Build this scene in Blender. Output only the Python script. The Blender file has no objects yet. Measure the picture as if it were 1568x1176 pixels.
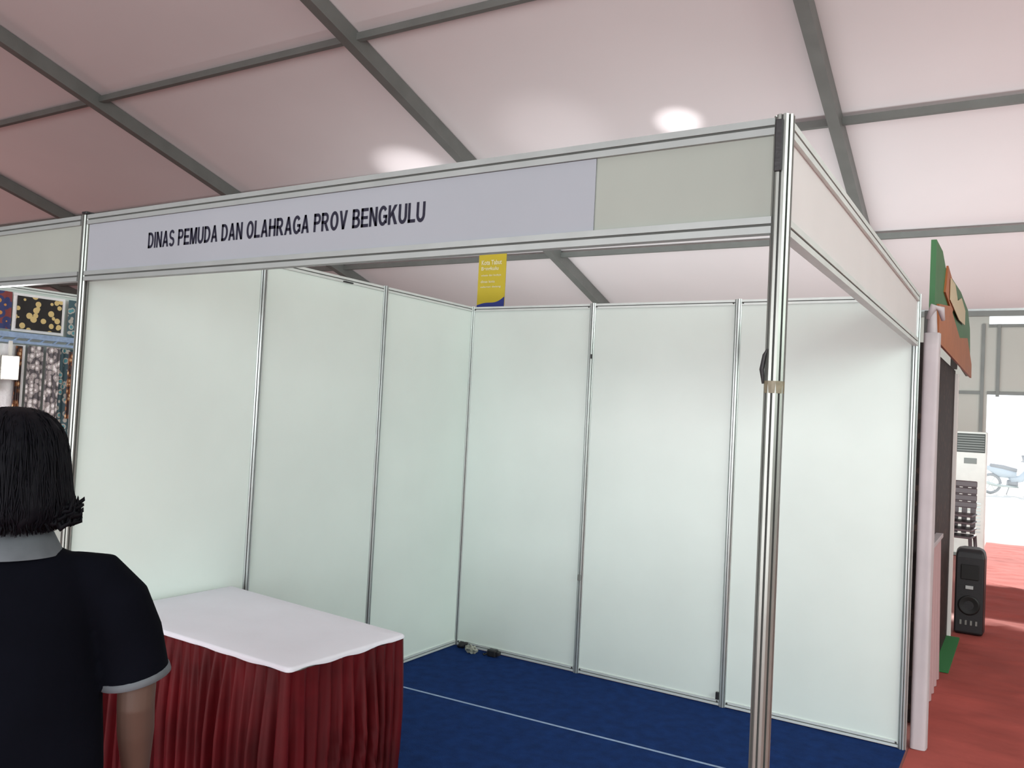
import bpy, bmesh, math, random
from mathutils import Vector, Matrix, noise
random.seed(4)
S=bpy.context.scene
COL=S.collection
# ------------------------------------------------------------ helpers
def mat(name,col,rough=.6,metal=0,var=0.0,scale=6,col2=None,bump=0,bscale=40,spec=.5,emit=None,estr=0,detail=4,sheen=0):
    m=bpy.data.materials.new(name); m.use_nodes=True
    nt=m.node_tree; b=nt.nodes['Principled BSDF']
    b.inputs['Roughness'].default_value=rough; b.inputs['Metallic'].default_value=metal
    b.inputs['Specular IOR Level'].default_value=spec
    if sheen: b.inputs['Sheen Weight'].default_value=sheen
    tc=nt.nodes.new('ShaderNodeTexCoord')
    n=nt.nodes.new('ShaderNodeTexNoise'); n.inputs['Scale'].default_value=scale; n.inputs['Detail'].default_value=detail
    nt.links.new(tc.outputs['Object'],n.inputs['Vector'])
    r=nt.nodes.new('ShaderNodeValToRGB')
    c2=col2 or tuple(max(0,c*(1-var)) for c in col)
    r.color_ramp.elements[0].position=.3; r.color_ramp.elements[1].position=.7
    r.color_ramp.elements[0].color=(*c2,1); r.color_ramp.elements[1].color=(*col,1)
    nt.links.new(n.outputs['Fac'],r.inputs['Fac']); nt.links.new(r.outputs['Color'],b.inputs['Base Color'])
    if bump:
        n2=nt.nodes.new('ShaderNodeTexNoise'); n2.inputs['Scale'].default_value=bscale; n2.inputs['Detail'].default_value=5
        nt.links.new(tc.outputs['Object'],n2.inputs['Vector'])
        bp=nt.nodes.new('ShaderNodeBump'); bp.inputs['Strength'].default_value=bump; bp.inputs['Distance'].default_value=.01
        nt.links.new(n2.outputs['Fac'],bp.inputs['Height']); nt.links.new(bp.outputs['Normal'],b.inputs['Normal'])
    if emit:
        b.inputs['Emission Color'].default_value=(*emit,1); b.inputs['Emission Strength'].default_value=estr
    return m
def empty(name,loc=(0,0,0),rz=0):
    o=bpy.data.objects.new(name,None); o.location=loc; o.rotation_euler=(0,0,rz); o.empty_display_size=.2; COL.objects.link(o); return o
def mobj(name,verts,faces,mats,parent=None,smooth=False,midx=None):
    me=bpy.data.meshes.new(name); me.from_pydata([tuple(v) for v in verts],[],faces)
    if not isinstance(mats,(list,tuple)): mats=[mats]
    for m in mats: me.materials.append(m)
    if midx:
        for p,i in zip(me.polygons,midx): p.material_index=i
    if smooth:
        for p in me.polygons: p.use_smooth=True
    me.update()
    o=bpy.data.objects.new(name,me); COL.objects.link(o)
    if parent: o.parent=parent
    return o
def box(name,x0,x1,y0,y1,z0,z1,m,parent=None,bev=0,seg=2):
    v=[(x,y,z) for z in (z0,z1) for x,y in ((x0,y0),(x1,y0),(x1,y1),(x0,y1))]
    f=[(3,2,1,0),(4,5,6,7),(0,1,5,4),(1,2,6,5),(2,3,7,6),(3,0,4,7)]
    o=mobj(name,v,f,m,parent)
    if bev:
        b=o.modifiers.new('bev','BEVEL'); b.width=bev; b.segments=seg; b.limit_method='ANGLE'
    return o
def beam(name,p0,p1,w,h,m,parent=None,up=Vector((0,0,1))):
    p0=Vector(p0);p1=Vector(p1);d=(p1-p0).normalized();s=d.cross(up).normalized();u=s.cross(d).normalized()
    v=[]
    for p in (p0,p1):
        for a,b in ((-w/2,-h),(w/2,-h),(w/2,0),(-w/2,0)): v.append(p+s*a+u*b)
    return mobj(name,v,[(0,1,2,3),(7,6,5,4),(0,4,5,1),(1,5,6,2),(2,6,7,3),(3,7,4,0)],m,parent)
def loft(rings,n=24,cap=True):
    V=[];F=[]
    for c,u,v in rings:
        c=Vector(c);u=Vector(u);v=Vector(v)
        for k in range(n):
            a=2*math.pi*k/n; V.append(c+u*math.cos(a)+v*math.sin(a))
    for i in range(len(rings)-1):
        for k in range(n):
            a=i*n+k;b=i*n+(k+1)%n; F.append((a,b,b+n,a+n))
    if cap:
        F.append(tuple(range(n))[::-1]); F.append(tuple(range((len(rings)-1)*n,len(rings)*n)))
    return V,F
def tube(pts,radii,n=16,flat=1.0,ref=Vector((0,1,0))):
    rings=[]
    pts=[Vector(p) for p in pts]
    for i,p in enumerate(pts):
        d=(pts[min(i+1,len(pts)-1)]-pts[max(i-1,0)]).normalized()
        r=ref if abs(d.dot(ref))<.95 else Vector((1,0,0))
        u=d.cross(r).normalized(); v=d.cross(u).normalized()
        rings.append((p,u*radii[i],v*radii[i]*flat))
    return loft(rings,n)
def merge(parts):
    V=[];F=[]
    for v,f in parts:
        o=len(V); V+=list(v); F+=[tuple(i+o for i in q) for q in f]
    return V,F
def ell(c,r,n=20,m=14):
    V=[];F=[]
    for j in range(m+1):
        t=math.pi*j/m
        for k in range(n):
            a=2*math.pi*k/n
            V.append(Vector((c[0]+r[0]*max(math.sin(t),1e-3)*math.cos(a),c[1]+r[1]*max(math.sin(t),1e-3)*math.sin(a),c[2]-r[2]*math.cos(t))))
    for j in range(m):
        for k in range(n):
            a=j*n+k;b=j*n+(k+1)%n;F.append((a,b,b+n,a+n))
    F.append(tuple(range(n))[::-1]);F.append(tuple(range(m*n,(m+1)*n)))
    return V,F
def remeshed(name,parts,m,parent,vox=.006,smooth=6):
    V,F=merge(parts); o=mobj(name,V,F,m,parent,True)
    r=o.modifiers.new('r','REMESH'); r.mode='VOXEL'; r.voxel_size=vox; r.use_smooth_shade=True
    s=o.modifiers.new('s','SMOOTH'); s.iterations=smooth; s.factor=.5
    return o
def post(name,x,y,z0,z1,ms,parent,r=.021):
    prof=[];mi=[]
    for k in range(8):
        a0=math.radians(45*k-22.5);a1=math.radians(45*k+22.5);am=math.radians(45*k)
        R=r/math.cos(math.radians(22.5))
        A=Vector((math.cos(a0)*R,math.sin(a0)*R));B=Vector((math.cos(a1)*R,math.sin(a1)*R));n=Vector((math.cos(am),math.sin(am)))
        for t,dp in ((0,0),(.36,0),(.36,.006),(.64,.006),(.64,0)):
            prof.append(A.lerp(B,t)-n*dp); mi.append(1 if (t,dp)==(.36,.006) else 0)
    n=len(prof)
    V=[(x+p.x,y+p.y,z0) for p in prof]+[(x+p.x,y+p.y,z1) for p in prof]
    F=[(i,(i+1)%n,n+(i+1)%n,n+i) for i in range(n)]+[tuple(range(n,2*n)),tuple(range(n))[::-1]]
    return mobj(name,V,F,ms,parent,midx=mi+[0,0])
# ------------------------------------------------------------ materials
M_panel=mat('panel_laminate',(.70,.79,.75),.36,var=.07,scale=1.6,bump=.05,bscale=3)
M_alu=mat('aluminium',(.56,.61,.60),.33,.65,var=.12,scale=9)
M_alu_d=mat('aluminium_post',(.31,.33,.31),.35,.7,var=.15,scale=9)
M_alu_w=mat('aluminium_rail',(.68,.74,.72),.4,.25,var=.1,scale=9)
M_alu_f=mat('aluminium_fascia_rail_shaded',(.31,.34,.335),.4,.3,var=.1,scale=9)  # darker copy of the rail metal, shade on the front put into the colour
M_groove=mat('groove_dark',(.05,.055,.05),.6)
M_paper=mat('sign_paper_shaded',(.27,.29,.32),.6,var=.05,scale=2,spec=.3)  # paper darkened, shade on the front fascia is in the colour
M_beige=mat('fascia_board_shaded',(.275,.30,.27),.55,var=.06,scale=3,spec=.3)  # board darkened the same way for the shaded front side
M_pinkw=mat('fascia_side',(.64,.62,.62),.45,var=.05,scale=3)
M_ink=mat('ink',(.012,.012,.025),.6,spec=.2)
M_blue=mat('blue_carpet',(.008,.035,.15),.95,var=.35,scale=14,bump=.6,bscale=220,spec=.1)
M_red=mat('red_carpet',(.42,.095,.08),.9,var=.25,scale=2.2,bump=.9,bscale=5,spec=.15)
M_floor=mat('hall_floor',(.38,.14,.12),.8,var=.25,scale=1.2)
M_tape=mat('seam_tape',(.30,.42,.62),.6,var=.3,scale=30)
M_tent=mat('tent_fabric',(.75,.69,.70),.5,var=.05,scale=.5,bump=.15,bscale=1.2)
M_frame=mat('tent_frame',(.19,.20,.19),.5,.3,var=.15,scale=3)
M_wallf=mat('tent_wall',(.46,.46,.42),.6,var=.08,scale=1)
M_cloth=mat('table_cloth_white',(.70,.72,.79),.8,var=.05,scale=4,bump=.3,bscale=7)
M_skirt=mat('satin_red',(.105,.003,.006),.5,var=.5,scale=5,spec=.25)
M_black=mat('black_plastic',(.012,.012,.014),.45,bump=.1,bscale=60)
M_white=mat('white_plastic',(.7,.7,.66),.45,var=.1)
# ------------------------------------------------------------ tent
YAW=.022
def W(u,v,z): return Vector((u*math.cos(YAW)-v*math.sin(YAW),u*math.sin(YAW)+v*math.cos(YAW),z))
H0,SL=6.75,.286
RV=-6.04; EV=10.36; EV2=2*RV-EV
def rz(v): return H0-SL*v if v>=RV else H0-SL*RV-SL*(RV-v)
U0,U1=-38.3,21.7
tent=empty('ceiling')
V=[];F=[]
NU=48;vs=[EV+.02]+[EV-(EV-EV2)*k/24 for k in range(25)]+[EV2-.5]
vs[1+12]=RV
for v in vs:
    for i in range(NU+1): V.append(W(U0+(U1-U0)*i/NU,v,rz(v)))
for j in range(len(vs)-1):
    for i in range(NU):
        a=j*(NU+1)+i; F.append((a,a+1,a+NU+2,a+NU+1))
mobj('tent_roof_membrane',V,F,M_tent,tent,True)
for k in range(-6,5):
    u=-8.317+5*k
    if u<U0 or u>U1: continue
    beam(f'rafter_{k+7}',W(u,EV,rz(EV)-.01),W(u,RV,rz(RV)-.01),.13,.20,M_frame,tent)
    beam(f'rafter_b_{k+7}',W(u,RV,rz(RV)-.01),W(u,EV2,rz(EV2)-.01),.13,.20,M_frame,tent)
    beam(f'leg_{k+7}',W(u,EV-.02,0),W(u,EV-.02,rz(EV)),.13,.2,M_frame,tent,up=Vector((0,1,0)))
for j in range(-9,4):
    v=2.153+2.732*j if j>-9 else EV2
    beam(f'purlin_{j+10}',W(U0,v,rz(v)-.03),W(U1,v,rz(v)-.03),.07 ,.085,M_frame,tent)
mobj('floor',[(-38,-23,-.008),(22,-23,-.008),(22,10.9,-.008),(-38,10.9,-.008)],[(0,1,2,3)],M_floor)
V=[];F=[]
def grid(x0,x1,y0,y1,nx,ny,dx=0):
    o=len(V)
    for j in range(ny+1):
        for i in range(nx+1):
            x=x0+(x1-x0)*i/nx;y=y0+(y1-y0)*j/ny
            e=min(1,(x-x0)/.15,(x1-x)/.15)
            q=noise.noise(Vector((x*1.2+3,y*3.2,0))); w=max(0,1-abs(q)*9)
            V.append((x,y,-.004+ .014*w*max(0,e)))
    for j in range(ny):
        for i in range(nx):
            a=o+j*(nx+1)+i; F.append((a,a+1,a+nx+2,a+nx+1))
grid(3.03,7.0,-3.42,10.6,90,300); grid(-34,7.0,-7.5,-3.42,80,10)
mobj('floor_red_carpet',V,F,M_red,None,True)
# walls
wb=empty('wall_back')
yb=10.5
box('wall_sheet',-38,2.98,yb,yb+.05,0,3.75,M_wallf,wb)
box('wall_sheet_r',5.6,22,yb,yb+.05,0,3.75,M_wallf,wb)
box('door_header',2.98,5.6,yb,yb+.06,2.42,3.53,M_wallf,wb)
for z in (2.40,3.50): box('header_rail',2.98,5.6,yb-.03,yb,z,z+.05,M_frame,wb)
for x in (2.88,3.1,5.55): box('header_stile',x,x+.05,yb-.04,yb,2.37 if x==3.1 else 0,3.55,M_frame,wb)
box('eave_beam',-38,22,yb-.1,yb,3.68,3.80,M_alu,wb)
for z in (1.2,2.4): box('wall_rail',-38,2.9,yb-.03,yb,z,z+.05,M_frame,wb)
wl=box('wall_left',-38.1,-38,-23,10.9,0,8.6,M_wallf)
wr=box('wall_right',22,22.1,-23,10.9,0,8.6,M_wallf)
M_conc=mat('concrete',(.62,.62,.60),.9,var=.1,scale=1)
mobj('ground_outside',[(-60,10.9,-.02),(80,10.9,-.02),(80,90,-.02),(-60,90,-.02)],[(0,1,2,3)],M_conc)
mobj('ground_front',[(-60,-90,-.02),(80,-90,-.02),(80,-23,-.02),(-60,-23,-.02)],[(0,1,2,3)],M_conc)
# ------------------------------------------------------------ blue carpet with seam
mobj('floor_blue_carpet',[(0.0,-3.41,.001),(3.02,-3.41,.001),(3.02,.0,.001),(0.0,.0,.001),
  (0.03,-1.003,.0022),(2.97,-.863,.0022),(2.97,-.842,.0022),(0.03,-.984,.0022)],[(0,1,2,3),(4,5,6,7)],[M_blue,M_tape],midx=[0,1])
# ------------------------------------------------------------ booth
booth=empty('exhibition_booth')
HT=2.5; FZ=2.21
AL=[M_alu,M_groove]
def rail(name,p0,p1,z0,z1,parent,th=.022,m=None):
    p0=Vector((*p0,0));p1=Vector((*p1,0));d=(p1-p0).normalized();n=Vector((d.y,-d.x,0))
    h=z1-z0
    prof=[(-th/2,0),(th/2,0),(th/2,h*.42),(th/2-.005,h*.42),(th/2-.005,h*.58),(th/2,h*.58),(th/2,h),(-th/2,h),(-th/2,h*.58),(-th/2+.005,h*.58),(-th/2+.005,h*.42),(-th/2,h*.42)]
    N=len(prof)
    V=[p+n*a+Vector((0,0,z0+b)) for p in (p0,p1) for a,b in prof]
    F=[(i,(i+1)%N,N+(i+1)%N,N+i) for i in range(N)]+[tuple(range(N))[::-1],tuple(range(N,2*N))]
    mi=[0]*N+[0,0]; mi[3]=1; mi[9]=1
    return mobj(name,V,F,[m or M_alu_w,M_groove],parent,midx=mi)
def wall_seg(tag,p0,p1,parent,z0=0.0,z1=HT,m=None):
    p0=Vector(p0);p1=Vector(p1);d=(p1-p0).normalized();a=p0+d*.02;b=p1-d*.02
    n=Vector((d.y,-d.x))*.003
    v=[];
    for z in (z0+.03,z1-.03):
        for q in (a+n,b+n,b-n,a-n): v.append((q.x,q.y,z))
    mobj(tag+'_panel',v,[(3,2,1,0),(4,5,6,7),(0,1,5,4),(1,2,6,5),(2,3,7,6),(3,0,4,7)],m or M_panel,parent)
    rail(tag+'_top_rail',a,b,z1-.038,z1-.004,parent)
    rail(tag+'_bottom_rail',a,b,z0+.006,z0+.04,parent)
for i in range(3):
    wall_seg(f'back_{i}',(i,0),(i+1,0),booth)
    wall_seg(f'left_{i}',(0,-i),(0,-i-1),booth)
for i in range(4): post(f'post_back_{i}',i,0,0.002,HT,AL,booth)
for i in range(1,3): post(f'post_left_{i}',0,-i,0.002,HT,AL,booth)
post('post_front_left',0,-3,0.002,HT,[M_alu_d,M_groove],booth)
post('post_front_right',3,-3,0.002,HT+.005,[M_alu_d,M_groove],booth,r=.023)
def fascia(tag,p0,p1,m,parent,zt=HT,zb=FZ,rm=None):
    p0=Vector(p0);p1=Vector(p1);d=(p1-p0).normalized();a=p0+d*.02;b=p1-d*.02
    rail(tag+'_rail_top',a,b,zt-.042,zt,parent,.03,rm); rail(tag+'_rail_bottom',a,b,zb,zb+.042,parent,.03,rm)
    n=Vector((d.y,-d.x))*.003; v=[]
    for z in (zb+.04,zt-.04):
        for q in (a+n,b+n,b-n,a-n): v.append((q.x,q.y,z))
    mobj(tag+'_board',v,[(3,2,1,0),(4,5,6,7),(0,1,5,4),(1,2,6,5),(2,3,7,6),(3,0,4,7)],m,parent)
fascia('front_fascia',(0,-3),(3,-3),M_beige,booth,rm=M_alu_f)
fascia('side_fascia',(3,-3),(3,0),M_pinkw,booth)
box('post_lock_slot',2.985,3.004,-3.032,-3.02,2.36,2.49,M_black,booth,.003)
box('post_cap_left',.0,.035,-3.03,-2.99,2.502,2.512,M_black,booth,.003)
M_tan=mat('tan_tape',(.20,.18,.12),.5,var=.3,scale=60)
V,F=loft([((3,-3,1.812),(.0245,0,0),(0,.0245,0)),((3,-3,1.842),(.025,0,0),(0,.025,0))],16)
mobj('post_tape',V,F,M_tan,booth)
V,F=tube([(2.975,-3.01,1.835),(2.972,-3.015,1.87),(2.978,-3.018,1.905),(2.985,-3.02,1.92)],[.003,.006,.005,.002],8)
mobj('tape_scrap',V,F,M_black,booth)
box('clip_seam',.99,1.012,-.032,-.02,.62,.66,M_frame,booth,.003)
box('clip_seam_upper',1.008,1.018,-.03,-.02,2.12,2.15,M_black,booth,.002)
box('clip_left_top',.008,.022,-1.40,-1.32,2.463,2.470,M_black,booth,.001)
box('clip_low',1.965,1.985,-.032,-.018,.045,.09,M_black,booth,.003)
for x,z in ((.03,.03),(.97,.03),(1.03,.03),(1.97,.03),(2.03,.03),(2.97,.03),(.03,2.475),(.97,2.475),(1.03,2.475),(1.97,2.475),(2.03,2.475)):
    V,F=loft([((x,-.011,z),(.006,0,0),(0,0,.006)),((x,-.014,z),(.005,0,0),(0,0,.005))],10); mobj('lock_screw',V,F,M_groove,booth)
# ------------------------------------------------------------ name sign
sign=empty('booth_name_sign')
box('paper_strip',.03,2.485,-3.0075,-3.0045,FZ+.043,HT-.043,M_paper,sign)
def glyph(ch):
    P=[]
    def R(x0,y0,x1,y1): P.append([(x0,y0),(x1,y0),(x1,y1),(x0,y1)])
    def arc(cx,cy,RX,RY,rx,ry,a0,a1,n=18):
        for k in range(n):
            t0=math.radians(a0+(a1-a0)*k/n);t1=math.radians(a0+(a1-a0)*(k+1)/n)
            P.append([(cx+rx*math.cos(t0),cy+ry*math.sin(t0)),(cx+RX*math.cos(t0),cy+RY*math.sin(t0)),(cx+RX*math.cos(t1),cy+RY*math.sin(t1)),(cx+rx*math.cos(t1),cy+ry*math.sin(t1))])
    s=.21
    if ch==' ': return .30,P
    if ch=='I': R(0,0,s,1); return s,P
    if ch in 'LEHNDPRBKM': R(0,0,s,1)
    if ch=='L': R(0,0,.64,.17); return .64,P
    if ch=='E':
        R(0,0,.68,.17);R(0,.42,.62,.58);R(0,.83,.66,1); return .68,P
    if ch=='H': R(.53,0,.74,1);R(0,.42,.74,.6); return .74,P
    if ch=='N': R(.53,0,.74,1);P.append([(.0,1),(.22,1),(.74,0),(.52,0)]); return .74,P
    if ch=='M':
        R(.69,0,.88,1);P.append([(0,1),(.26,1),(.53,0),(.35,0)]);P.append([(.62,1),(.88,1),(.53,0),(.35,0)]); return .88,P
    if ch=='A':
        P.append([(0,0),(.22,0),(.50,1),(.30,1)]);P.append([(.58,0),(.80,0),(.50,1),(.30,1)]);R(.2,.22,.6,.38); return .80,P
    if ch=='V':
        P.append([(0,1),(.22,1),(.50,0),(.28,0)]);P.append([(.56,1),(.78,1),(.50,0),(.28,0)]); return .78,P
    if ch=='K':
        P.append([(.19,.30),(.19,.58),(.52,1),(.78,1)]);P.append([(.30,.50),(.46,.66),(.82,0),(.56,0)]); return .82,P
    if ch=='U':
        R(0,.36,s,1);R(.53,.36,.74,1);arc(.37,.37,.37,.39,.16,.20,180,360); return .74,P
    if ch=='D':
        R(0,0,.32,.17);R(0,.83,.32,1);arc(.31,.5,.44,.5,.22,.33,-90,90); return .75,P
    if ch in 'PR':
        R(0,.83,.38,1);R(0,.40,.38,.56);arc(.38,.70,.31,.30,.11,.135,-90,90)
        if ch=='R': P.append([(.26,.42),(.48,.46),(.78,0),(.52,0)]); return .78,P
        return .69,P
    if ch=='B':
        R(0,.84,.38,1);R(0,.44,.40,.60);R(0,0,.40,.16);arc(.38,.735,.29,.265,.09,.115,-90,90);arc(.40,.29,.33,.29,.12,.13,-90,90); return .73,P
    if ch=='O': arc(.40,.5,.40,.52,.18,.34,0,360,36); return .80,P
    if ch=='G':
        arc(.41,.5,.41,.52,.19,.34,38,322,30); R(.44,.38,.80,.54);R(.62,.10,.80,.5); return .80,P
    if ch=='S':
        arc(.35,.72,.33,.30,.14,.135,20,270,22); arc(.35,.275,.35,.295,.15,.13,90,-160,22); return .70,P
def lettering(name,body,x0,z0,width,height,y,m,parent):
    V=[];F=[];x=0
    for ch in body:
        w,P=glyph(ch)
        for q in P:
            o=len(V); V+=[(x+a,0,b) for a,b in q]; F.append(tuple(range(o,o+len(q))))
        x+=w+.085
    sx=width/(x-.085)
    V=[(x0+a*sx,y,z0+b*height) for a,_,b in V]
    return mobj(name,V,F,m,parent)
lettering('sign_lettering','DINAS PEMUDA DAN OLAHRAGA PROV BENGKULU',.455,2.326,1.43,.065,-3.0085,M_ink,sign)
def text(name,body,loc,rot,width,height,m,parent,bold=.02):
    c=bpy.data.curves.new(name,'FONT'); c.body=body; c.size=1; c.offset=bold; c.extrude=0
    o=bpy.data.objects.new(name,c); COL.objects.link(o)
    bpy.context.view_layer.update()
    dg=bpy.context.evaluated_depsgraph_get(); me=bpy.data.meshes.new_from_object(o.evaluated_get(dg))
    bpy.data.objects.remove(o)
    xs=[v.co.x for v in me.vertices];ys=[v.co.y for v in me.vertices]
    sx=width/(max(xs)-min(xs));sy=height/(max(ys)-min(ys));mx=min(xs);my=min(ys)
    for v in me.vertices: v.co.x=(v.co.x-mx)*sx; v.co.y=(v.co.y-my)*sy
    me.materials.append(m)
    o=bpy.data.objects.new(name,me); COL.objects.link(o); o.location=loc; o.rotation_euler=rot; o.parent=parent
    return o
# ------------------------------------------------------------ neighbouring booth (left)
nb=empty('neighbour_booth')
for i in range(3): wall_seg(f'nb_back_{i}',(-3+i,.0),(-2+i if i<2 else -.03,.0),nb)
for i in range(3): wall_seg(f'nb_left_{i}',(-3,-i),(-3,-i-1),nb)
for i in range(3): post(f'nb_post_{i}',-3+i,0,.0,HT,AL,nb)
for i in range(1,4): post(f'nb_postl_{i}',-3,-i,.0,HT,AL,nb)
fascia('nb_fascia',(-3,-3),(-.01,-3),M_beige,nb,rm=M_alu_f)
def patt(name,c1,c2,scale,thr=.25,c3=None,thr2=.5):
    m=bpy.data.materials.new(name); m.use_nodes=True; nt=m.node_tree; b=nt.nodes['Principled BSDF']; b.inputs['Roughness'].default_value=.7
    tc=nt.nodes.new('ShaderNodeTexCoord'); v=nt.nodes.new('ShaderNodeTexVoronoi'); v.inputs['Scale'].default_value=scale
    nt.links.new(tc.outputs['Object'],v.inputs['Vector'])
    r=nt.nodes.new('ShaderNodeValToRGB'); r.color_ramp.interpolation='CONSTANT'
    r.color_ramp.elements[0].color=(*c1,1); r.color_ramp.elements[1].position=thr; r.color_ramp.elements[1].color=(*c2,1)
    if c3: e=r.color_ramp.elements.new(thr2); e.color=(*c3,1)
    nt.links.new(v.outputs['Distance'],r.inputs['Fac']); nt.links.new(r.outputs['Color'],b.inputs['Base Color']); return m
P1=patt('batik_gold',(.60,.46,.20),(.012,.01,.01),17,.40)
P2=patt('batik_teal',(.08,.28,.32),(.42,.40,.36),22,.3,(.05,.10,.12),.5)
P3=patt('batik_brown',(.62,.42,.24),(.22,.08,.03),24,.28,(.05,.03,.03),.5)
P4=patt('batik_grey',(.75,.72,.72),(.38,.34,.34),26,.34,(.10,.09,.10),.60)
P5=patt('batik_wine',(.55,.25,.06),(.03,.04,.14),14,.25,(.20,.04,.04),.55)
M_lace=mat('lace_white',(.8,.8,.82),.7,bump=.5,bscale=60)
tx=empty('batik_textile_display')
def cloth(name,y0,y1,z0,z1,m,x=-2.95,amp=.012,k=3):
    V=[];F=[];n=20
    for j in range(2):
        for i in range(n+1):
            t=i/n; V.append((x+amp*math.sin(t*math.pi*2*k)*(1 if j==0 else .4),y0+(y1-y0)*t,(z0,z1)[j]))
    for i in range(n): F.append((i,i+1,n+2+i,n+1+i))
    return mobj(name,V,F,m,tx,True)
cloth('batik_sheet_3',-2.02,-1.80,2.16,2.44,P5,amp=.004); cloth('batik_sheet_1',-1.765,-1.42,2.17,2.42,P1,x=-2.945,amp=.003)
cloth('sheet_border',-1.79,-1.395,2.15,2.44,M_lace,x=-2.955,amp=.003)
cloth('batik_sheet_4',-1.37,-1.12,2.14,2.44,P2,amp=.004)
beam('display_rail',(-2.93,-2.6,2.14),(-2.93,-.8,2.14),.03,.04,M_tape,tx); beam('display_rail_lower',(-2.93,-2.6,2.08),(-2.93,-.8,2.08),.02,.02,M_tape,tx)
for i in range(18): beam('rail_lattice',(-2.93,-2.6+i*.1,2.07),(-2.93,-2.55+i*.1,2.11),.012,.01,M_tape,tx)
cloth('batik_hanging_5',-1.66,-1.54,1.2,2.05,P4); cloth('batik_hanging_6',-1.53,-1.42,1.2,2.05,P4,x=-2.93); cloth('batik_hanging_7',-1.41,-1.22,1.2,2.05,P2)
cloth('batik_hanging_9',-1.36,-1.29,1.5,2.03,P3,x=-2.92)
cloth('white_lace_cloth',-2.1,-1.68,1.2,2.05,M_lace); cloth('lace_strip',-1.76,-1.71,1.5,2.04,P3,x=-2.93)
lamp=empty('flood_lamp')
M_glow=mat('lamp_glow',(1,1,1),.5,emit=(1,.98,.95),estr=12)
def tri_lamp(y0,y1,z0,z1):
    box('lamp_body',-2.90,-2.86,y0,y1,z0,z1,M_white,lamp,.006); box('lamp_glass',-2.862,-2.853,y0+.01,y1-.01,z0+.01,z1-.01,M_glow,lamp,.004)
tri_lamp(-2.10,-1.90,1.70,1.98); tri_lamp(-1.885,-1.76,1.78,1.96)
for y in (-2.0,-1.82): beam('lamp_bracket',(-2.88,y,2.07),(-2.88,y,1.95),.02,.02,M_white,lamp,up=Vector((1,0,0)))
pl=bpy.data.lights.new('flood_light','AREA'); pl.size=.2; pl.energy=30; plo=bpy.data.objects.new('flood_light',pl); COL.objects.link(plo); plo.location=(-2.84,-1.93,1.88); plo.rotation_euler=(0,math.radians(-90),0); plo.parent=lamp
# ------------------------------------------------------------ table
tb=empty('skirted_table')
A=Vector((.045,-2.13));B=Vector((1.275,-2.235));C=Vector((1.255,-2.865));D=Vector((.045,-2.84))
cor=[A,B,C,D]
per=[];
for i in range(4):
    a=cor[i];b=cor[(i+1)%4];L=(b-a).length;n=int(L/.006)
    for k in range(n): per.append(a.lerp(b,k/n))
cen=sum(cor,Vector((0,0)))/4
N=len(per)
for _ in range(5): per=[(per[i-1]+per[i]*2+per[(i+1)%N])/4 for i in range(N)]
nor=[]
for i in range(N):
    d=(per[(i+1)%N]-per[i-1]).normalized(); n=Vector((-d.y,d.x)); 
    if n.dot(per[i]-cen)<0: n=-n
    nor.append(n)
s=0;arc=[0]
for i in range(N-1): s+=(per[i+1]-per[i]).length; arc.append(s)
zs=[.735,.725,.71,.69,.66,.62,.56,.5,.42,.35,.27,.2,.1,.005]
V=[];F=[]
for z in zs:
    t=(.735-z)/.72
    for i in range(N):
        ph=arc[i]/.062*2*math.pi+noise.noise(Vector((arc[i]*4,z*.9,0)))*5
        amp=(.004+.024*min(1,t*2.2))*(1+.8*noise.noise(Vector((arc[i]*6,7,z*1.5))))
        o=.006+amp*(math.sin(ph)+.35*math.sin(2.1*ph+1+z))+.004*t
        p=per[i]+nor[i]*o
        if p.x<.026: p.x=.026
        V.append((p.x,p.y,z))
for j in range(len(zs)-1):
    for i in range(N): a=j*N+i;b=j*N+(i+1)%N; F.append((b,a,a+N,b+N))
mobj('pleated_skirt',V,F,M_skirt,tb,True)
V=[];F=[]
def topring(off,z,wob=0,sc=1):
    r=[]
    for i in range(N):
        p=per[i]+nor[i]*off; p=cen+(p-cen)*sc; p.x=max(p.x,.025)
        r.append((p.x,p.y,z+wob*noise.noise(Vector((arc[i]*7,3,0)))))
    return r
for r in (topring(.012,.737,.014),topring(.0125,.746),topring(.007,.753),topring(0,.7545),topring(0,.7545,0,.8)): V+=r
for j in range(4):
    for i in range(N): a=j*N+i;b=j*N+(i+1)%N; F.append((a,b,b+N,a+N))
V.append((cen.x,cen.y,.7545))
for i in range(N): F.append((4*N+i,4*N+(i+1)%N,len(V)-1))
mobj('white_top_cloth',V,F,M_cloth,tb,True)
box('table_board',.06,1.24,-2.83,-2.25,.70,.73,M_white,tb)
for x,y in ((.1,-2.78),(1.2,-2.78),(.1,-2.3),(1.2,-2.3)): box('table_leg',x-.015,x+.015,y-.015,y+.015,.0015,.71,M_frame,tb)
# ------------------------------------------------------------ small things on floor
pw=empty('power_adapter')
box('adapter_body',.34,.41,-.10,-.05,.002,.05,M_black,pw,.008); box('adapter_plug',.41,.435,-.09,-.06,.015,.04,M_black,pw,.004)
V,F=tube([(.34,-.075,.02),(.32,-.10,.007),(.30,-.08,.007),(.31,-.045,.007),(.36,-.035,.007)],[.005]*5,8); mobj('adapter_cord',V,F,M_black,pw,True)
cr=empty('crumpled_wrapper')
V,F=ell((.215,-.11,.030),(.048,.033,.026),24,16)
V=[Vector((v.x+.02*noise.noise(v*45),v.y+.02*noise.noise(v*45+Vector((9,0,0))),max(.0015,v.z+.022*noise.noise(v*50)))) for v in V]
mobj('wrapper_sheet',V,F,mat('wrapper',(.45,.47,.42),.5,col2=(.15,.16,.12),scale=30),cr)
V,F=ell((.10,-.05,.024),(.035,.02,.022),20,12)
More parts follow.
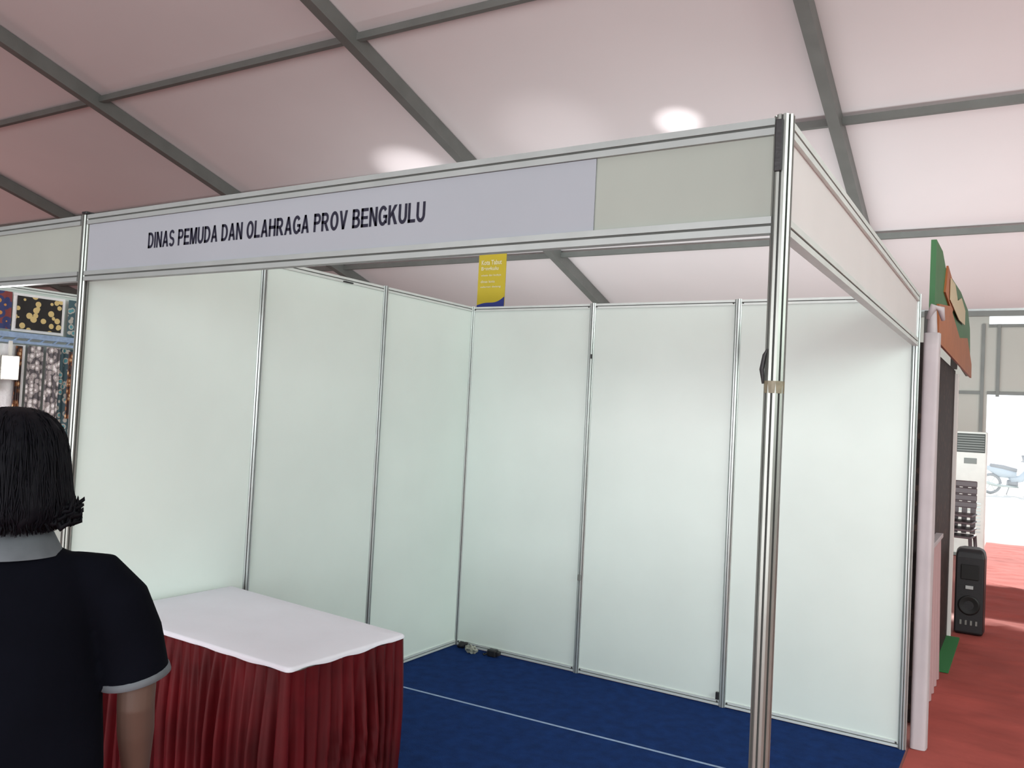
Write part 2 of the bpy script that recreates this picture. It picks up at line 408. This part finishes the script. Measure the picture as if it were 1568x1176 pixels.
V=[Vector((v.x+.02*noise.noise(v*45),v.y+.01*noise.noise(v*45),max(.0015,v.z+.022*noise.noise(v*50)))) for v in V]
mobj('wrapper_scrap',V,F,M_black,cr)
# ------------------------------------------------------------ yellow banner behind
bn=empty('yellow_banner')
M_y=mat('banner_yellow',(.50,.40,.02),.6,var=.06); M_bb=mat('banner_blue',(.015,.03,.20),.6)
bx0,bx1,by=-.395,-.125,.62
box('banner_sheet',bx0,bx1,by,by+.006,2.2,3.3,M_y,bn)
n=16;V=[];F=[]
for i in range(n+1):
    t=i/n; x=bx0+(bx1-bx0)*t; V+=[(x,by-.002,2.2),(x,by-.002,2.605+.07*t*t+.012*math.sin(t*6))]
for i in range(n): F.append((2*i,2*i+2,2*i+3,2*i+1))
mobj('banner_blue_wave',V,F,M_bb,bn)
M_tbk=mat('banner_text_light',(.66,.62,.36),.6)
text('banner_text_1','Kota Tabut',(bx0+.03,by-.003,2.94),(math.pi/2,0,0),.2,.04,M_tbk,bn,.03)
text('banner_text_2','Bengkulu',(bx0+.03,by-.003,2.885),(math.pi/2,0,0),.17,.04,M_tbk,bn,.03)
text('banner_text_3','wisata dan budaya',(bx0+.03,by-.003,2.84),(math.pi/2,0,0),.2,.022,M_tbk,bn,.02)
text('banner_text_4','dinas kota',(bx0+.03,by-.003,2.79),(math.pi/2,0,0),.14,.022,M_tbk,bn,.02)
text('banner_text_5','selamat datang',(bx0+.03,by-.003,2.745),(math.pi/2,0,0),.2,.02,M_tbk,bn,.02)
V,F=tube([(-.262,by+.02,0),(-.262,by+.02,3.32)],[.012,.012],10); mobj('banner_pole',V,F,M_alu,bn)
box('banner_foot',-.45,-.07,by-.12,by+.16,-.007,.02,M_black,bn,.004)
# ------------------------------------------------------------ right neighbour
wc=empty('wrapped_column')
V=[];F=[];prof=[]
for k in range(40):
    a=2*math.pi*k/40; cx=3.072;cy=.10
    q=1/max(abs(math.cos(a))/.040,abs(math.sin(a))/.06)
    q=(q*.7+.048*.3); prof.append((math.cos(a)*q,math.sin(a)*q,a))
for j,z in enumerate([0.0,.3,.7,1.1,1.5,1.9,2.2,2.29]):
    for px,py,a in prof:
        w=1+.09*noise.noise(Vector((a*2,z*1.2,0)))
        V.append((cx+px*w,cy+py*w,z))
for j in range(7):
    for k in range(40): a=j*40+k;b=j*40+(k+1)%40;F.append((a,b,b+40,a+40))
F.append(tuple(range(280,320)))
M_wrap=mat('wrap_cloth',(.50,.45,.47),.7,var=.1)
mobj('column_wrap',V,F,M_wrap,wc,True)
V,F=tube([(3.05,.09,2.37),(3.075,.09,2.44),(3.11,.12,2.43),(3.12,.15,2.37)],[.014,.022,.02,.01],10); mobj('cloth_knot',V,F,M_wrap,wc,True)
V,F=tube([(3.07,.1,2.25),(3.07,.1,2.42)],[.03,.02],10); mobj('column_neck',V,F,M_wrap,wc,True)
db=empty('dark_display_booth')
M_dk=patt('dark_floral',(.05,.028,.022),(.014,.008,.008),14,.3)
box('booth_front_panel',2.96,3.0,.5,3.02,0,2.28,M_dk,db); box('booth_rear_panel',2.0,3.0,3.02,3.06,0,2.28,M_dk,db)
box('pillar_edge',3.0,3.03,3.00,3.06,0,2.25,mat('bright_curtain',(.75,.7,.68),.6),db,.004)
aw=empty('awning_sign')
M_g=mat('sign_green',(.035,.16,.05),.5,var=.15); M_o=mat('sign_orange',(.42,.13,.04),.5,var=.15); M_sy=mat('sign_cream',(.6,.5,.32),.5)
def slab(name,pts,x0,x1,m,parent):
    n=len(pts); V=[(x0,y,z) for y,z in pts]+[(x1,y,z) for y,z in pts]
    F=[tuple(range(n))[::-1],tuple(range(n,2*n))]+[(i,(i+1)%n,n+(i+1)%n,n+i) for i in range(n)]
    return mobj(name,V,F,m,parent)
slab('green_board',[(.42,2.47),(.42,2.89),(.85,2.90),(1.1,2.84),(1.7,2.86),(2.6,2.90),(3.6,2.88),(4.0,2.75),(4.1,2.6),(4.2,2.4),(4.1,2.3),(2.0,2.36)],3.02,3.05,M_g,aw)
slab('orange_board',[(.6,2.29),(.55,2.52),(1.4,2.62),(2.4,2.50),(3.4,2.60),(4.15,2.42),(4.2,2.29)],3.05,3.065,M_o,aw)
slab('orange_leaf',[(1.0,2.66),(1.15,2.86),(1.6,2.82),(1.9,2.70),(1.6,2.60)],3.05,3.062,M_o,aw)
slab('cream_letters',[(1.3,2.65),(1.3,2.8),(1.7,2.82),(2.0,2.74),(2.4,2.82),(2.9,2.78),(2.9,2.66),(2.2,2.62)],3.066,3.07,M_sy,aw)
for y in (.7,2.9): box('sign_bracket',2.97,3.02,y,y+.04,2.285,2.5,M_frame,aw)
pc=empty('draped_counter')
V=[];F=[];n=60
for z in (0,.5,.98,1.0):
    for i in range(n+1):
        t=i/n;V.append((3.035+.02*math.sin(t*40)*(1-z*.8)+.0,.42+1.2*t,z))
for j in range(3):
    for i in range(n): a=j*(n+1)+i;F.append((a,a+1,a+n+2,a+n+1))
mobj('counter_drape',V,F,mat('pink_drape',(.50,.33,.34),.7),pc,True)
box('counter_top',3.002,3.05,.40,1.64,.99,1.02,M_wrap,pc,.004)
box('green_floor_mat',2.93,3.10,1.8,3.0,.0,.014,mat('green_mat_fab',(.03,.18,.05),.9))
# ------------------------------------------------------------ speaker
sp=empty('loudspeaker',(3.15,3.36,0.003))
pts=[(-.11,-.13),(.11,-.13),(.12,.02),(.08,.14),(-.08,.14),(-.12,.02)]
V=[];F=[];lv=[(0,.95),(.02,1),(.66,1),(.71,.93),(.735,.75)]
for z,a in lv:
    for x,y in pts: V.append((x*a,y*a,z))
for j in range(len(lv)-1):
    for k in range(6): a=j*6+k;b=j*6+(k+1)%6;F.append((a,b,b+6,a+6))
F.append(tuple(range(24,30)));F.append((5,4,3,2,1,0))
o=mobj('speaker_cabinet',V,F,M_black,sp); b=o.modifiers.new('b','BEVEL');b.width=.012;b.segments=3
M_grill=mat('speaker_grille',(.012,.012,.012),.5,.3)
V,F=loft([((0,-.128,.25),(.085,0,0),(0,0,.085)),((0,-.138,.25),(.085,0,0),(0,0,.085)),((0,-.138,.25),(.07,0,0),(0,0,.07)),((0,-.128,.25),(.03,0,0),(0,0,.03))],28); mobj('woofer',V,F,M_grill,sp,True)
box('horn',-.07,.07,-.14,-.128,.47,.60,M_grill,sp,.01); box('speaker_label',-.03,.03,-.142,-.13,.39,.42,M_alu,sp,.002)
for x in (-.06,-.02,.02,.06): box('port',x-.008,x+.008,-.136,-.128,.08,.12,M_alu_d,sp,.002)
# ------------------------------------------------------------ standing air conditioner
ac=empty('standing_air_conditioner',(2.87,8.65,0))
box('ac_body',-.2,.2,-.15,.15,.03,1.78,M_white,ac,.02); box('ac_base',-.21,.21,-.16,.16,0,.04,M_frame,ac,.005)
for i in range(7): box('ac_louvre',-.17,.17,-.165,-.148,1.50+i*.035,1.518+i*.035,M_frame,ac,.002)
box('ac_outlet',-.18,.18,-.155,-.149,1.48,1.75,M_groove,ac); box('ac_panel',-.08,.08,-.156,-.149,1.32,1.40,M_frame,ac,.003)
for i in range(9): box('ac_intake',-.15,.15,-.158,-.149,.35+i*.05,.37+i*.05,M_alu,ac,.002)
def chair(name,x,y,rzv,m,n=4):
    e=empty(name,(x,y,0.002),rzv)
    for k in range(n):
        dz=.09*k
        box('seat',-.21,.21,-.2,.2,.42+dz,.445+dz,m,e,.012)
        for i in range(4): box('back_slat',-.17+i*.1,-.11+i*.1,.18+.01*k,.20+.01*k,.45+dz,.80+dz,m,e,.006)
        box('back_top',-.2,.2,.175,.205,.78+dz,.86+dz,m,e,.012)
    for a in (-1,1):
        for c in (-1,1):
            V,F=tube([(a*.22,c*.21,0),(a*.19,c*.18,.43)],[.018,.022],8); mobj('chair_leg',V,F,m,e,True)
    return e
M_ch2=mat('chair_plastic_dark',(.045,.025,.028),.5)
chair('plastic_chair_stack',2.80,7.1,-.1,M_ch2,4)
# ------------------------------------------------------------ motorcycle outside
mc=empty('motorcycle',(3.25,24.2,-.02),math.radians(20))
M_mc=mat('bike_paint_hazed',(.52,.58,.64),.5); M_ty=mat('tyre_hazed',(.36,.37,.39),.8)  # bike and tyres paled, outdoor haze and glare put into the colours
for x in (-.62,.62):
    me=bpy.data.meshes.new('wheel'); bm=bmesh.new()
    R,r=.27,.045;n1,n2=32,10;vv=[]
    for i in range(n1):
        a=2*math.pi*i/n1; vv.append([bm.verts.new((x+(R+r*math.cos(2*math.pi*j/n2))*math.cos(a),r*math.sin(2*math.pi*j/n2),.315+(R+r*math.cos(2*math.pi*j/n2))*math.sin(a))) for j in range(n2)])
    for i in range(n1):
        for j in range(n2): bm.faces.new((vv[i][j],vv[(i+1)%n1][j],vv[(i+1)%n1][(j+1)%n2],vv[i][(j+1)%n2]))
    bm.to_mesh(me);bm.free();me.materials.append(M_ty);o=bpy.data.objects.new('wheel',me);COL.objects.link(o);o.parent=mc
    for k in range(6):
        a=math.pi*k/6*2; V,F=tube([(x,0,.315),(x+.26*math.cos(a),0,.315+.26*math.sin(a))],[.012,.01],6); mobj('spoke',V,F,M_alu,mc)
def mt(nm,p,r,m=M_mc,fl=1): V,F=tube(p,r,12,fl); mobj(nm,V,F,m,mc,True)
mt('fork',[(.62,.0,.315),(.45,0,.85),(.40,0,1.0)],[.03,.035,.03],M_alu)
mt('front_fairing',[(.55,0,.55),(.46,0,.75),(.40,0,.95)],[.06,.13,.10])
mt('underbone',[(.42,0,.8),(.2,0,.5),(-.1,0,.45)],[.09,.11,.12])
mt('engine',[(.1,0,.35),(-.15,0,.33)],[.11,.12],M_ty)
mt('rear_body',[(.05,0,.6),(-.35,0,.66),(-.75,0,.80)],[.11,.15,.06])
mt('saddle',[(.08,0,.74),(-.3,0,.80),(-.65,0,.86)],[.07,.10,.06],M_ty)
mt('front_mudguard',[(.85,0,.58),(.66,0,.65),(.42,0,.55)],[.04,.06,.04])
mt('exhaust',[(.1,-.13,.25),(-.5,-.14,.28),(-.85,-.14,.36)],[.03,.045,.05],M_alu)
mt('handlebar',[(.33,-.33,1.02),(.40,0,1.0),(.33,.33,1.02)],[.02,.025,.02],M_ty)
mt('headlamp',[(.44,0,.98),(.54,0,.96)],[.08,.06],M_white)
for s_ in (-1,1): mt('mirror',[(.36,s_*.28,1.02),(.36,s_*.3,1.2)],[.01,.05],M_ty)
mt('stand',[(-.05,.1,.3),(-.1,.22,.0)],[.015,.015],M_ty)
# ------------------------------------------------------------ woman
wm=empty('woman_standing',(1.684,-4.12,0),math.radians(57))
M_skin=mat('skin_shaded',(.085,.048,.036),.6,var=.12,scale=8)  # skin darkened, dim light on the woman put into the colour
M_shirt=mat('shirt_black',(.0025,.003,.006),.95,var=.3,scale=6,bump=.5,bscale=7,spec=.06)
M_trim=mat('shirt_trim',(.11,.12,.135),.85,var=.2,scale=20,spec=.2)
M_tr=mat('trousers',(.008,.008,.012),.85)
M_hair=mat('hair',(.002,.002,.004),.6,col2=(.004,.004,.006),scale=40,spec=.09)
def er(z,rx,ry,cy=0,cx=0): return ((cx,cy,z),(rx,0,0),(0,ry,0))
torso=loft([er(.80,.215,.15),er(.90,.215,.15),er(1.0,.208,.145),er(1.10,.20,.14,.005),er(1.20,.19,.135,.012),er(1.28,.185,.12,.008),er(1.335,.175,.10),er(1.37,.135,.085,-.005),er(1.395,.088,.072,-.005),er(1.42,.062,.062,-.002)],32)
parts=[torso]
for s_ in (-1,1):
    parts.append(tube([(s_*.12,0,1.325),(s_*.175,0,1.315),(s_*.22,0,1.26),(s_*.248,.0,1.19),(s_*.265,.005,1.09)],[.055,.064,.070,.071,.076],20))
remeshed('shirt',parts,M_shirt,wm,.007,8)
for s_ in (-1,1):
    d=Vector((s_*.019,.005,-.09)).normalized()
    c=Vector((s_*.265,.005,1.095))
    u=d.cross(Vector((0,1,0))).normalized();v=d.cross(u).normalized()
    V,F=loft([(c+d*-.010,u*.073,v*.073),(c+d*-.008,u*.0765,v*.0765),(c+d*.006,u*.078,v*.078),(c+d*.008,u*.074,v*.074)],32,False)
    mobj('sleeve_trim',V,F,M_trim,wm,True)
V=[];F=[];n=40
for i in range(n+1):
    a=math.radians(110)+math.radians(320)*i/n
    for rr,z in ((.066,1.400),(.066,1.44),(.078,1.438),(.108,1.378)):
        V.append((rr*math.cos(a),rr*math.sin(a)*.95-.004,z-.012*max(0,math.sin(a))))
for i in range(n):
    for j in range(3): a=i*4+j;F.append((a,a+1,a+5,a+4))
mobj('collar',V,F,M_trim,wm,True)
sk=[]
sk.append(tube([(0,-.005,1.36),(0,0,1.42),(0,.01,1.50)],[.058,.052,.055],20))
sk.append(ell((0,.008,1.585),(.075,.092,.10))); sk.append(ell((0,.035,1.525),(.055,.062,.065)))
sk.append(ell((0,.072,1.487),(.024,.022,.02)))
sk.append(tube([(0,.092,1.60),(0,.108,1.575),(0,.112,1.56)],[.008,.012,.015],10))
sk.append(ell((0,.094,1.525),(.024,.012,.008))); sk.append(ell((0,.092,1.514),(.020,.012,.007)))
for s_ in (-1,1):
    sk.append(ell((s_*.078,.0,1.575),(.010,.02,.032)))
    sk.append(ell((s_*.03,.085,1.61),(.022,.014,.008)))
    E=Vector((s_*.272,.0,1.03)); Wr=Vector((s_*.285,.075,.81))
    sk.append(tube([(s_*.19,0,1.30),(s_*.235,0,1.20),E+Vector((0,0,.06)),E,E.lerp(Wr,.3),E.lerp(Wr,.7),Wr],[.046,.046,.042,.040,.040,.032,.026],18))
    pd=Vector((0,.25,-1)).normalized()
    K=Wr+pd*.085
    sk.append(loft([(Wr-pd*.01,Vector((.019,0,0)),Vector((0,.026,0))),(Wr+pd*.03,Vector((.016,0,0)),Vector((0,.037,0))),(K,Vector((.013,0,0)),Vector((0,.041,0))),(K+pd*.008,Vector((.008,0,0)),Vector((0,.036,0)))],18))
    for q,(oy,L) in enumerate(((.031,.068),(.010,.077),(-.011,.071),(-.031,.055))):
        p0=K+Vector((0,oy,0))-pd*.015; p1=p0+pd*(.015+L*.42)+Vector((-s_*.004,0,0)); p2=p1+(pd+Vector((-s_*.35,0,0))).normalized()*L*.33; p3=p2+(pd+Vector((-s_*.8,0,0))).normalized()*L*.27
        sk.append(tube([p0,p1,p2,p3],[.0095,.009,.008,.0065],10))
    t0=Wr+pd*.025+Vector((0,.025,0)); t1=t0+Vector((-s_*.012,.024,-.028)); t2=t1+Vector((-s_*.010,.008,-.034)); 
    sk.append(tube([t0,t1,t2,t2+Vector((-s_*.004,0,-.018))],[.013,.0115,.0095,.007],10))
remeshed('body_skin',sk,M_skin,wm,.0035,4)
M_eye=mat('eye_white',(.6,.58,.55),.3);M_iris=mat('iris',(.02,.01,.008),.2);M_lip=mat('lips',(.20,.06,.055),.45)
for s_ in (-1,1):
    V,F=ell((s_*.03,.088,1.59),(.014,.011,.008)); mobj('eye',V,F,M_eye,wm,True)
    V,F=ell((s_*.03,.0965,1.59),(.006,.004,.006)); mobj('iris',V,F,M_iris,wm,True)
    V,F=tube([(s_*.014,.099,1.612),(s_*.03,.1,1.617),(s_*.048,.088,1.612)],[.003,.004,.002],8); mobj('eyebrow',V,F,M_hair,wm,True)
V,F=ell((0,.1035,1.519),(.022,.006,.008)); mobj('lips',V,F,M_lip,wm,True)
V=[];F=[];n=120;m=44
prof=[(1.692,.0),(1.690,.03),(1.682,.055),(1.668,.076),(1.648,.093),(1.622,.104),(1.59,.111),(1.555,.115),(1.52,.120),(1.488,.125),(1.462,.122),(1.445,.108),(1.436,.085),(1.435,.05)]
def pf(t):
    x=t*(len(prof)-1);i=min(int(x),len(prof)-2);f=x-i
    return prof[i][0]*(1-f)+prof[i+1][0]*f,prof[i][1]*(1-f)+prof[i+1][1]*f
for j in range(m+1):
    z,r=pf(j/m)
    for k in range(n):
        a=2*math.pi*k/n; sx,sy=math.cos(a),math.sin(a)
        rr=r*(1+.022*noise.noise(Vector((sx*14,sy*14,z*3)))+.05*noise.noise(Vector((sx*3,sy*3,z*6))))
        x=rr*sx*.95; y=rr*sy*1.06-.008
        if z<1.645 and sy>.30:
            w=min(1,(1.645-z)/.02)*min(1,(sy-.30)/.15)
            x*=1-.45*w; y*=1-.55*w
        V.append((x,y,z+.012*noise.noise(Vector((sx*9,sy*9,1)))*(1 if z<1.47 else 0)))
for j in range(m):
    for k in range(n): a=j*n+k;b=j*n+(k+1)%n;F.append((b,a,a+n,b+n))
mobj('hair_bob',V,F,M_hair,wm,True)
parts=[]
for i in range(420):
    a=random.uniform(math.radians(165),math.radians(375))
    k0=random.uniform(.02,.55);k1=random.uniform(.8,.93);p=[];wv=random.uniform(-.25,.25)
    for q in range(7):
        t=k0+(k1-k0)*q/6; z,r=pf(t); r=r*1.006+.002*math.sin(q+i)
        aa=a+wv*q/6+.05*math.sin(q*.9+i); p.append((r*math.cos(aa)*.95,r*math.sin(aa)*1.06-.008,z))
    fl=random.uniform(0,.012); x,y,z=p[-1]; p.append((x*(1+fl*8),y*(1+fl*6),z-.012+fl*.5))
    parts.append(tube(p,[.0006]+[.0016]*6+[.0005],5))
for i in range(46):
    a=math.radians(random.uniform(-50,5)); r=.112; x=r*math.cos(a);y=r*math.sin(a); z=random.uniform(1.455,1.50)
    l=random.uniform(.006,.030)
    parts.append(tube([(x*.95,y,z+.05),(x*1.03,y*1.03,z),(x+l*.5,y-.004,z-.016),(x+l,y-.006,z-.010+random.uniform(-.006,.008)),(x+l*1.05,y-.006,z+random.uniform(-.004,.010))],[.004,.008,.008,.004,.0006],6))
V,F=merge(parts); mobj('hair_strands',V,F,M_hair,wm,True)
parts=[loft([er(.78,.165,.125),er(.86,.175,.13),er(.95,.16,.12)],28)]
for s_ in (-1,1):
    parts.append(tube([(s_*.09,0,.86),(s_*.095,0,.72),(s_*.10,.005,.5),(s_*.10,.0,.28),(s_*.105,-.005,.08)],[.098,.092,.07,.062,.052],22))
    V,F=loft([((s_*.108,y,.008+h),(w,0,0),(0,0,h)) for y,w,h in ((-.085,.02,.02),(-.07,.033,.04),(-.02,.038,.05),(.05,.043,.035),(.12,.044,.026),(.155,.034,.02),(.17,.012,.012))],20)
    mobj('shoe',V,F,M_black,wm,True)
remeshed('trousers',parts,M_tr,wm,.008,6)
# ------------------------------------------------------------ lights
def area(name,loc,target,sx,sy,p,col):
    l=bpy.data.lights.new(name,'AREA'); l.shape='RECTANGLE'; l.size=sx; l.size_y=sy; l.energy=p; l.color=col
    o=bpy.data.objects.new(name,l); COL.objects.link(o); o.location=loc
    o.rotation_euler=(Vector(target)-Vector(loc)).to_track_quat('-Z','Y').to_euler(); return o
area('fill_front',(7.5,-13,3.4),(1,-1,1.4),8,4,290,(.86,.98,1))  # added fill standing in for daylight behind the camera
area('fill_right',(10.0,-3.4,4.4),(0,-1.5,1.0),5,4,500,(.91,1,.93))  # added fill from the right to brighten the left wall, no fixture
area('fill_rear',(0,5.2,1.0),(0,8.6,4),12,1.6,330,(.88,1,1))  # added fill hidden behind the booth, brightens the roof near the eave
area('fill_roof',(1,-9,2.0),(0,-2,8),9,4,560,(1,.97,.97))  # added unseen fill aimed up to lighten the roof
area('fill_far_left_bounce',(-17,-2,1.2),(-16,3,6),6,4,190,(1,.66,.62))  # added reddish fill imitating carpet bounce on the left roof
area('fill_aisle_bounce',(10.5,5.0,.8),(8.5,6.5,5),3,3,45,(1,.68,.66))  # added pinkish fill imitating bounce from the sunlit carpet
def spot(name,loc,tgt,p,ang,col=(1,1,1),r=.05):
    l=bpy.data.lights.new(name,'SPOT'); l.energy=p; l.spot_size=math.radians(ang); l.spot_blend=1; l.color=col; l.shadow_soft_size=r
    o=bpy.data.objects.new(name,l); COL.objects.link(o); o.location=loc
    o.rotation_euler=(Vector(tgt)-Vector(loc)).to_track_quat('-Z','Y').to_euler()
spot('uplight_a',(.1,4.2,2.3),(-.235,4.6,5.43),420,13)
spot('uplight_b',(-4.2,4.2,2.3),(-4.56,4.75,5.39),300,26)
spot('uplight_c',(-1.8,4.0,2.3),(-1.9,4.4,5.5),60,34)
sun=bpy.data.lights.new('sun','SUN'); sun.energy=9; sun.angle=.02; sun.color=(1,.97,.92)
so=bpy.data.objects.new('sun',sun); COL.objects.link(so); so.rotation_euler=Vector((-.08,-.90,-.5)).to_track_quat('-Z','Y').to_euler()
w=bpy.data.worlds.new('sky'); S.world=w; w.use_nodes=True
bg=w.node_tree.nodes['Background']; bg.inputs[0].default_value=(.88,.94,1,1); bg.inputs[1].default_value=1.6
# ------------------------------------------------------------ camera
cam=bpy.data.cameras.new('camera'); co=bpy.data.objects.new('camera',cam); COL.objects.link(co)
yaw,pit,rol,f=-.5556,.0329,.0506,1270.8
F_=Vector((math.sin(yaw)*math.cos(pit),math.cos(yaw)*math.cos(pit),math.sin(pit))); R_=Vector((math.cos(yaw),-math.sin(yaw),0)); U_=R_.cross(F_)
R2=R_*math.cos(rol)+U_*math.sin(rol); U2=U_*math.cos(rol)-R_*math.sin(rol)
mw=Matrix((R2,U2,-F_)).transposed().to_4x4(); mw.translation=Vector((3.5308,-5.0818,1.7351)); co.matrix_world=mw
cam.sensor_width=36; cam.lens=f/1568*36; cam.clip_start=.05; cam.clip_end=300
S.camera=co
S.view_settings.view_transform='Standard'; S.view_settings.look='None'
